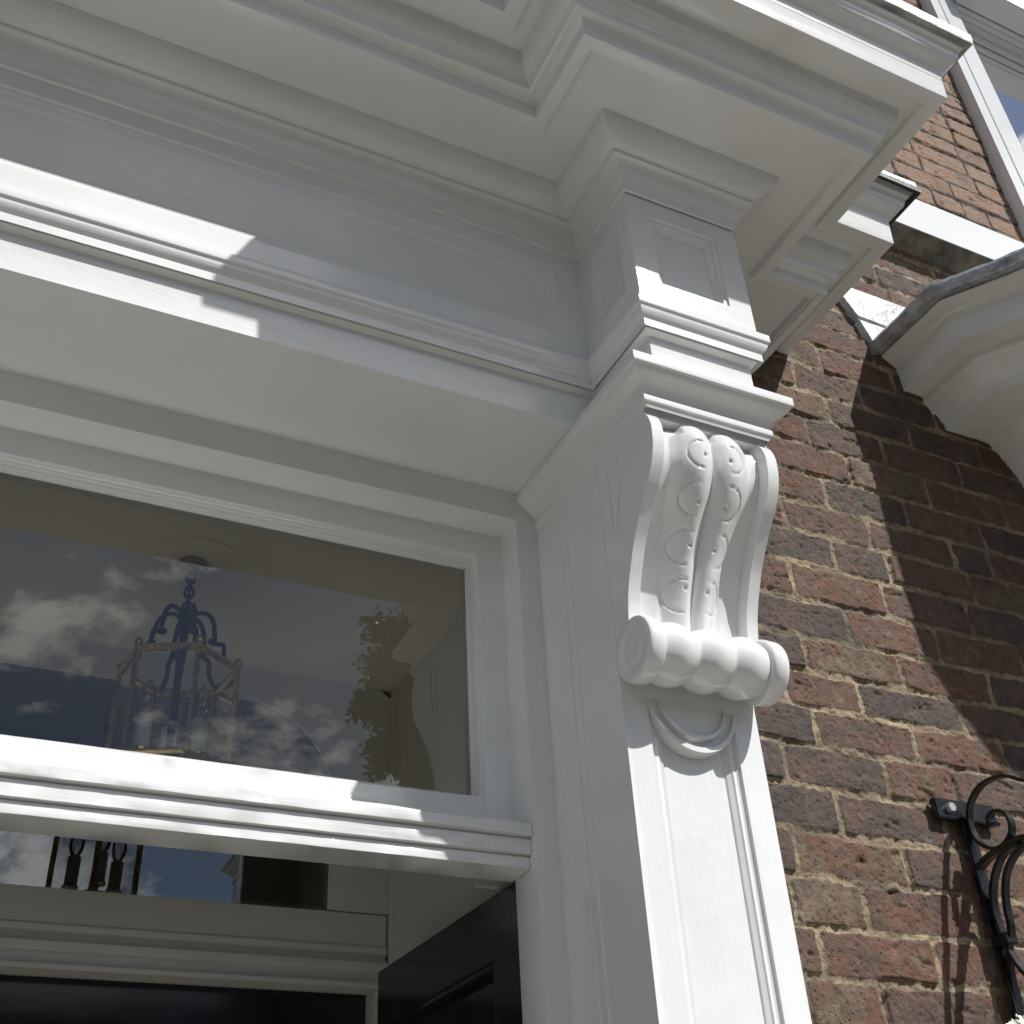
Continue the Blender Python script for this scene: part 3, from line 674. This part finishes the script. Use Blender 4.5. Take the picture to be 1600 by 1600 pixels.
screen = mb.build("inner_screen", PI, lob)
mb = MB(); mb.box((0.832, YS-0.04, -1.55), (XW, YS+0.02, 0.5565)); mb.build("door_jamb", PI, lob, bevel=0.002)
mb = MB(); mb.add([(gx0-.01, YS-0.026, 0.70), (gx1+.01, YS-0.026, 0.70), (gx1+.01, YS-0.026, 1.16), (gx0-.01, YS-0.026, 1.16)], [(0, 1, 2, 3)]); mb.build("fanlight_pane", GLASSI, screen, smooth=0)
mb = MB(); mb.box((X0, YS+0.005, -1.55), (0.831, YS+0.045, 0.5560)); mb.build("inner_door", BLACK, lob, bevel=0.002)
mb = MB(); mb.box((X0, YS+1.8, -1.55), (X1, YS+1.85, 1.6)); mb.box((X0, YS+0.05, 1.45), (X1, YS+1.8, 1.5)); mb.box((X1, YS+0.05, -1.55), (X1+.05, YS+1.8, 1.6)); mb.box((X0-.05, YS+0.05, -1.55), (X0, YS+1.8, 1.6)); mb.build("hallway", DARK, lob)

# ------------------------------------------------------------------ hall lantern
LX, LY = 0.312, 1.93
lan = tag(empty("hall_lantern", (LX, LY, ZC)), "hexagonal glass and brass lantern with candle bulbs hanging from the lobby ceiling", "lantern")
mb = MB(); mb.lathe([(0.0, -0.0065), (0.030, -0.0065), (0.030, -0.011), (0.026, -0.015), (0.018, -0.017), (0.012, -0.024), (0.006, -0.028), (0.0, -0.030)], (LX, LY, ZC), 'z', 28); mb.build("canopy", BRONZE, lan)
mb = MB(); z0 = ZC-0.026
for i in range(5):
    zz = z0-0.011-i*0.0165; an = i*math.pi/2
    pts = [(LX+math.cos(t)*0.0082*math.cos(an), LY+math.cos(t)*0.0082*math.sin(an), zz+math.sin(t)*0.0125) for t in [2*math.pi*q/14 for q in range(14)]]
    mb.tube(pts, 0.0032, 6, closed=True)
mb.build("chain", BRONZE, lan)
mb = MB(); mb.lathe([(0, 1.124), (0.006, 1.122), (0.009, 1.112), (0.008, 1.104), (0.013, 1.096), (0.011, 1.080), (0.007, 1.05), (0.010, 1.03), (0.007, 0.98), (0.007, 0.84), (0.012, 0.825), (0.0, 0.82)], (LX, LY, 0), 'z', 16); mb.build("stem", BRONZE, lan)
zt, zb, rr0 = 0.992, 0.796, 0.105
ang = [R(-67-60*k_+43) for k_ in range(6)]
a_fl = math.atan2(1.863-LY, 0.221-LX); ang = [a_fl+k_*math.pi/3 for k_ in range(6)]
cn = [(LX+rr0*math.cos(a), LY+rr0*math.sin(a)) for a in ang]
for k_ in range(6):
    a = ang[k_]; c, s_ = math.cos(a), math.sin(a); x, y = cn[k_]; x2, y2 = cn[(k_+1) % 6]
    q = MB(); q.tube([(x, y, zb-0.004), (x, y, zt+0.002)], 0.0052, 6); q.tube([(x, y, zb-0.004), (x, y, zb+0.010)], 0.0072, 6); q.lathe([(0, 0.021), (0.006, 0.017), (0.0075, 0.011), (0.006, 0.005), (0.004, 0.0)], (x, y, zt), 'z', 12); q.build("corner_post", BRASS, lan)
    q = MB(); q.tube([(x, y, zt-0.001), (x2, y2, zt-0.001)], 0.0068, 6); q.build("top_rail", BRASS, lan); q = MB(); q.tube([(x, y, zb), (x2, y2, zb)], 0.0055, 6); q.build("bottom_rail", BRASS, lan)
    q = MB(); q.add([(x, y, zb), (x2, y2, zb), (x2, y2, zt), (x, y, zt)], [(0, 1, 2, 3)]); q.build("pane", GLASSL, lan, smooth=0)
    q = MB(); pts = [Vector((LX+c*r_, LY+s_*r_, z)) for r_, z in [(p_[0], p_[1]) for p_ in spline([(0.006, 1.092), (0.018, 1.108), (0.038, 1.108), (0.051, 1.092), (0.056, 1.066), (0.060, 1.045), (0.072, 1.042), (0.076, 1.034), (0.078, 1.015), (0.092, 1.000), (0.104, 0.995)], 4)]]
    q.tube(pts, 0.0046, 6); q.tube([(LX+c*0.048, LY+s_*0.048, 1.050), (LX+c*0.058, LY+s_*0.058, 1.045)], 0.0065, 6); q.build("arm", BRONZE, lan)
for k_, a in enumerate((R(175), R(-5), R(85))):
    x, y = LX+0.047*math.cos(a), LY+0.047*math.sin(a)
    q = MB(); q.lathe([(0, 0.832), (0.0142, 0.832), (0.0142, 0.897), (0.012, 0.899), (0, 0.899)], (x, y, 0), 'z', 20)
    cnd = q.build("candle_tube", CANDLE, lan, smooth=40)
    q = MB(); q.lathe([(0, 0.803), (0.004, 0.804), (0.004, 0.826), (0.018, 0.829), (0.018, 0.834), (0.0145, 0.836)], (x, y, 0), 'z', 16); q.tube([(x, y, 0.806), ((x+LX)/2, (y+LY)/2, 0.800), (LX, LY, 0.825)], 0.0025, 6); q.build("candle_cup", BRASS, cnd)
    q = MB(); q.lathe([(0.008, 0.8995), (0.0145, 0.912), (0.0172, 0.928), (0.015, 0.945), (0.007, 0.962), (0.0, 0.971)], (x, y, 0), 'z', 20); q.build("bulb", GLASSB, cnd)
q = MB(); q.tube([(cn[0][0], cn[0][1], zb), (cn[3][0], cn[3][1], zb)], 0.003, 6); q.tube([(cn[1][0], cn[1][1], zb), (cn[4][0], cn[4][1], zb)], 0.003, 6); q.lathe([(0, zb-0.03), (0.006, zb-0.022), (0.012, zb-0.006), (0.012, zb+0.004), (0.006, zb+0.03)], (LX, LY, 0), 'z', 16); q.build("base_cross", BRASS, lan)

# ------------------------------------------------------------------ stone string course and flashing on the brick
sc_ = tag(empty("string_course", (2.2, 1.45, 2.33)), "white painted stone band running across the upper brickwork, its underside black with soot", "string course")
mb = MB(); mb.box((1.30, 1.378, 2.3385), (2.70, 1.452, 2.485)); o = mb.build("band", PZ, sc_, bevel=0.003)
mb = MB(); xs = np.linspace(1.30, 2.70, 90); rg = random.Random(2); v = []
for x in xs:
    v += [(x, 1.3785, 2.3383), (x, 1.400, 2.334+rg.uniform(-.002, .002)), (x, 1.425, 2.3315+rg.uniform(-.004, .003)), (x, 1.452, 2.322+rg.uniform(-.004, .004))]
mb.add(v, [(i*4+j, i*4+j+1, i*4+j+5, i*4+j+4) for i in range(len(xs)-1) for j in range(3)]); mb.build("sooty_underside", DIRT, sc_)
fl = MB(); poly = [(1.45, 2.064), (2.10, 2.064), (2.10, 1.9605), (1.822, 1.9605), (1.7270, 1.9635), (1.713, 1.985), (1.698, 2.013), (1.675, 2.030), (1.64, 2.040), (1.45, 2.045)]
fl.prism(poly, lambda u_, v_, w_: (u_, w_, v_), 1.428, 1.452)
poly = [(1.728, 1.9565), (1.95, 1.955), (1.95, 1.872), (1.768, 1.870), (1.757, 1.878), (1.745, 1.912)]
fl.prism(poly, lambda u_, v_, w_: (u_, w_, v_), 1.430, 1.452)
tag(fl.build("flashing_plate", LEADW, bevel=0.002), "crumpled pale lead flashing on the brick wall where the bay hood meets it", "flashing")

# ------------------------------------------------------------------ neighbouring bay with hood
bay = tag(empty("bay_window", (2.6, 1.45, -H)), "canted bay at the right edge with a white corbelled hood and grey lead roof edge", "bay window")
PBy = [(1.825, 1.47), (1.825, 1.256), (1.906, 1.142), (2.115, 0.785), (2.29, 0.645), (3.51, 0.645), (3.685, 0.785), (3.894, 1.142), (3.975, 1.256), (3.975, 1.47)]
mb = MB(); prof = [(-0.325, 1.24), (-0.32, 1.44), (-0.30, 1.591), (-0.262, 1.650), (-0.238, 1.678), (-0.20, 1.680), (-0.100, 1.677), (-0.0985, 1.694)] + curve((-0.098, 1.695), (-0.088, 1.712), (-0.075, 1.722), (-0.062, 1.745)) + [(-0.056, 1.750), (-0.055, 1.767), (0, 1.769), (0, 1.8405), (0.008, 1.8425)] + curve((0.010, 1.843), (0.014, 1.853), (0.036, 1.853), (0.042, 1.866)) + [(0.03, 1.868)]
sweep(mb, PBy, prof, r=0.002); mb.build("hood", PB, bay)
mb = MB(); sweep(mb, PBy, [(-0.325, -1.55), (-0.325, 1.25)], r=0); mb.build("wall", PB, bay)
mb = MB(); sweep(mb, PBy, [(0.035, 1.869), (0.068, 1.861), (0.074, 1.866), (0.080, 1.880), (0.074, 1.893), (0.05, 1.900), (-0.20, 1.96), (-0.315, 2.0)], r=0.002, sub=0.02, jit=0.0018)
mb.add([(x, y, 1.9995) for x, y in [tuple(q) for q in offset_path(PBy, -0.31)]], [tuple(range(10))])
mb.build("lead_roof", simple("roof_lead_dark", (0.42, 0.44, 0.47), 0.32, 0.55, 0.55, 24, 0.7, 0.004), bay)

# ------------------------------------------------------------------ upper window in its white box frame
win = tag(empty("upper_window", (3.6, 1.45, 2.45)), "tall white box framed sash window above the stone band at the top right", "window")
mb = MB(); 
for (x0, x1) in ((2.572, 2.709), (4.00, 4.137)):
    sgn = 1 if x0 < 3 else -1; q = [(0, 1.47), (0, 1.405), (0.045, 1.405), (0.047, 1.409), (0.052, 1.409), (0.054, 1.405), (0.137, 1.405), (0.137, 1.55)]
    xx = x0 if sgn == 1 else x1
    v = [(xx+sgn*a, y, z) for z in (2.486, 4.7) for a, y in q]; k = len(q); mb.add(v, [(j, j+1, k+j+1, k+j) for j in range(k-1)])
mb.box((2.710, 1.412, 4.56), (4.0, 1.55, 4.70)); mb.box((2.709, 1.402, 4.25), (4.0, 1.55, 4.56)); mb.box((2.56, 1.36, 2.486), (4.15, 1.55, 2.53))
mb.build("box_frame", PZ, win, bevel=0)
mb = MB(); mb.box((2.7105, 1.315, 3.929), (4.0, 1.400, 4.25)); mb.box((2.7105, 1.402, 3.921), (4.0, 1.416, 4.25)); mb.box((2.7105, 1.418, 3.925), (4.0, 1.440, 4.25)); mb.box((2.7105, 1.442, 3.929), (4.0, 1.60, 4.25)); mb.build("sash_head", SHUT, win, bevel=0.003)
mb = MB(); mb.box((2.7105, 1.455, 2.535), (2.745, 1.49, 3.928)); mb.build("sash", PX, win, bevel=0.003)
mb = MB(); mb.add([(2.72, 1.469, 2.53), (3.99, 1.469, 2.53), (3.99, 1.469, 3.925), (2.72, 1.469, 3.925)], [(0, 1, 2, 3)]); mb.build("pane", glass("sash_glass", boost=4.0), win, smooth=0)
mb = MB(); mb.box((2.70, 1.64, 2.5), (4.0, 1.68, 4.6)); mb.build("room_dark", DARK, win)

# ------------------------------------------------------------------ wrought iron bracket
XB = 1.612
br = tag(empty("hanging_bracket", (XB, 1.44, 0.0)), "black wrought iron basket bracket with scrolls, bolted to the brick wall at lower right", "bracket")
mb = MB(); mb.box((1.548, 1.428, 0.684), (1.690, 1.4420, 0.721)); mb.build("wall_plate", IRON, br, bevel=0.002)
mb = MB(); mb.lathe([(0, -0.009), (0.0085, -0.009), (0.0095, -0.006), (0.0095, 0.0)], (1.578, 1.4275, 0.703), 'y', 6); mb.build("bolt", BOLT, br, smooth=30)
mb = MB(); mb.box((XB-0.013, 1.426, 0.02), (XB+0.013, 1.436, 0.69)); mb.build("back_bar", IRON, br, bevel=0.002)
def strap(pts, w_=0.010, t_=0.0035, nm="scroll"):
    sp = spline(pts, 8); q = MB(); v = []
    for i, p_ in enumerate(sp):
        t = (sp[min(i+1, len(sp)-1)]-sp[max(i-1, 0)]).normalized(); n_ = Vector((-t.y, t.x))
        for (a, b) in ((-w_, -t_), (w_, -t_), (w_, t_), (-w_, t_)):
            qq = p_+n_*b; v.append((XB+a, qq.x, qq.y))
    k = len(sp); f = [(i*4+j, i*4+(j+1) % 4, (i+1)*4+(j+1) % 4, (i+1)*4+j) for i in range(k-1) for j in range(4)]+[(3, 2, 1, 0), (k*4-4, k*4-3, k*4-2, k*4-1)]
    q.add(v, f); return q.build(nm, IRON, br, bevel=0.0008)
strap([(1.12, 0.600), (1.18, 0.640), (1.225, 0.670), (1.285, 0.704), (1.324, 0.727), (1.375, 0.729), (1.411, 0.705), (1.421, 0.672), (1.413, 0.642), (1.392, 0.623), (1.367, 0.619), (1.343, 0.631), (1.336, 0.651), (1.344, 0.670), (1.363, 0.678), (1.378, 0.672), (1.377, 0.660), (1.364, 0.657)], 0.007, 0.0028)
strap([(1.430, 0.600), (1.40, 0.611), (1.352, 0.617), (1.32, 0.617), (1.20, 0.600), (1.08, 0.585), (1.02, 0.60), (1.005, 0.63), (1.03, 0.645)], 0.008, 0.005, "arm")
strap([(1.330, 0.610), (1.367, 0.607), (1.397, 0.583), (1.417, 0.547), (1.421, 0.505), (1.414, 0.462), (1.397, 0.423), (1.36, 0.38), (1.31, 0.36), (1.27, 0.37), (1.262, 0.40), (1.28, 0.42), (1.30, 0.41)], 0.008, 0.0032)
strap([(1.430, 0.300), (1.428, 0.40), (1.415, 0.46), (1.399, 0.49), (1.393, 0.535), (1.375, 0.575), (1.342, 0.600), (1.30, 0.606), (1.22, 0.600)], 0.007, 0.0035, "brace")
mb = MB(); mb.box((XB-0.014, 1.402, 0.468), (XB+0.014, 1.428, 0.486)); mb.build("collar", IRON, br, bevel=0.002)

# hanging basket with white flowers, only its crest in the picture
bk = tag(empty("flower_basket", (1.585, 1.36, 0.10)), "cluster of small white flowers at the bottom right corner under the iron bracket", "flowers")
mb = MB(); mb.lathe([(0.0, 0.10), (0.05, 0.11), (0.085, 0.15), (0.10, 0.20), (0.105, 0.235), (0.095, 0.235), (0.0, 0.225)], (1.565, 1.338, 0.02), 'z', 32); mb.build("basket", BLIND, bk)
mbf = MB(); mbl = MB(); rg = random.Random(21)
def floret(mb, c, r_):
    base = rg.uniform(0, 6.28); nrm = Vector((rg.uniform(-.6, .4), rg.uniform(-1, -.2), rg.uniform(0.1, 1))).normalized(); a = nrm.orthogonal().normalized(); b = nrm.cross(a)
    for k_ in range(5):
        an = base+k_*2*math.pi/5; d = a*math.cos(an)+b*math.sin(an); e = a*math.cos(an+1.57)+b*math.sin(an+1.57)
        mb.add([c, c+d*r_*0.5+e*r_*0.33+nrm*r_*0.1, c+d*r_+nrm*r_*0.25, c+d*r_*0.5-e*r_*0.33+nrm*r_*0.1], [(0, 1, 2, 3)])
for k_ in range(240):
    t = rg.uniform(0, 6.28); rr_ = math.sqrt(rg.random())*0.085; hh = 0.306-rr_*rr_*8+rg.uniform(-.018, .016)
    floret(mbf, Vector((1.565+rr_*math.cos(t), 1.365+rr_*0.6*math.sin(t), hh+0.030)), rg.uniform(.006, .011))
for k_ in range(160):
    t = rg.uniform(0, 6.28); rr_ = math.sqrt(rg.random())*0.095; c = Vector((1.567+rr_*math.cos(t), 1.36+rr_*math.sin(t)*0.7, 0.300-rr_*rr_*7+rg.uniform(-.02, .01))); d = Vector((rg.uniform(-1, 1), rg.uniform(-1, 1), rg.uniform(-.3, .6))).normalized(); e = d.orthogonal().normalized()
    mbl.add([c, c+d*.01+e*.005, c+d*.022, c+d*.01-e*.005], [(0, 1, 2, 3)])
mbf.build("petals", PETAL, bk, smooth=0, merge=False); mbl.build("leaves", GREENL, bk, smooth=0, merge=False)

# ------------------------------------------------------------------ street trees across the road (seen mirrored in the fanlight)
def tree(label, x, y, hgt, blobs, nl, seed):
    rg = random.Random(seed); root = tag(empty("street_tree", (x, y, -H)), label, "tree")
    t = MB(); top = Vector((x+0.2, y, hgt*0.55-H)); t.tube([(x, y, -H), (x+.05, y, -H+1.5), (x+.1, y+.05, -H+2.6), top], [0.22, 0.17, 0.14, 0.09], 10)
    for (bx, by, bz, br_) in blobs:
        s_ = Vector((x+.08, y, -H+2.2)); e = Vector((bx, by, bz)); t.tube([s_, s_.lerp(e, .4)+Vector((0, 0, .15)), e], [0.09, 0.06, 0.02], 7)
    t.build("trunk", BARK, root)
    f_ = MB()
    clumps = []
    for (bx, by, bz, br_) in blobs:
        for k_ in range(26):
            d = Vector((rg.gauss(0, 1), rg.gauss(0, 1), rg.gauss(0, 1))).normalized()*br_*rg.uniform(.45, 1.0); clumps.append((Vector((bx, by, bz))+d, br_*rg.uniform(.16, .34)))
    for k_ in range(nl):
        c0, cr_ = rg.choice(clumps); c = c0+Vector((rg.gauss(0, .5), rg.gauss(0, .5), rg.gauss(0, .5)))*cr_
        d = Vector((rg.uniform(-1, 1), rg.uniform(-1, 1), rg.uniform(-1, .5))).normalized(); e = d.orthogonal().normalized(); e = Quaternion(d, rg.uniform(0, 6.28)) @ e; s_ = rg.uniform(.07, .13)
        f_.add([c, c+d*s_*.5+e*s_*.32, c+d*s_, c+d*s_*.5-e*s_*.32], [(0, 1, 2, 3)])
    f_.build("crown", LEAF, root, smooth=0, merge=False)
tree("broad leafy street tree across the road, mirrored in the right part of the fanlight", 7.3, -11.8, 8, [(6.05, -12, 8.75, 1.0), (5.75, -12, 7.8, .8), (6.7, -12, 8.1, 1.0), (5.95, -12, 7.1, .6), (7.2, -12, 9.3, 1.2), (7.3, -12, 8.0, 1.1), (6.8, -12, 6.9, .5), (7.5, -12, 6.3, .8), (6.6, -12, 6.05, .35), (8.3, -12, 8.0, 1.3)], 52000, 1)

# ------------------------------------------------------------------ unseen houses added across the road to block low sky light
HB = simple("opposite_brick", (0.10, 0.065, 0.05), 0.9, 0, 0.3, 2); SL = simple("slate_roof", (0.05, 0.052, 0.06), 0.6, 0, 0.3, 4); HW = simple("opposite_window", (0.02, 0.02, 0.025), 0.1); 
ordn = ("first", "second", "third", "fourth", "fifth", "sixth", "seventh")
for k_ in range(7):
    x0 = -29+8.3*k_; lab = "unseen brick terrace house with slate roof, added across the road to block low sky light, %s from the left" % ordn[k_]
    hs = tag(empty("blocker_terrace_house", (x0+4.1, -19, -H)), lab, "house", "added terrace houses across the road")
    q = MB(); q.box((x0, -27, -H), (x0+8.2, -19, 4.6)); q.build("wall", HB, hs)
    q = MB(); q.prism([(-27.3, 4.6), (-18.7, 4.6), (-23, 6.3)], lambda a, b, c: (c, a, b), x0-0.1, x0+8.3); rf = q.build("roof", SL, hs)
    q = MB(); q.box((x0+0.4, -24, 5.4), (x0+1.3, -22.6, 7.2)); q.build("chimney", HB, rf)
    for wx in (1.0, 3.6, 6.2):
        for wz in (-0.9, 1.5):
            q = MB(); q.box((x0+wx, -18.99, wz), (x0+wx+1.1, -18.95, wz+1.4)); wf = q.build("window", HW, hs)
            q = MB(); q.box((x0+wx-.08, -18.97, wz-.12), (x0+wx+1.18, -18.88, wz)); q.box((x0+wx+.52, -18.95, wz), (x0+wx+.58, -18.93, wz+1.4)); q.build("sill", PB, wf)
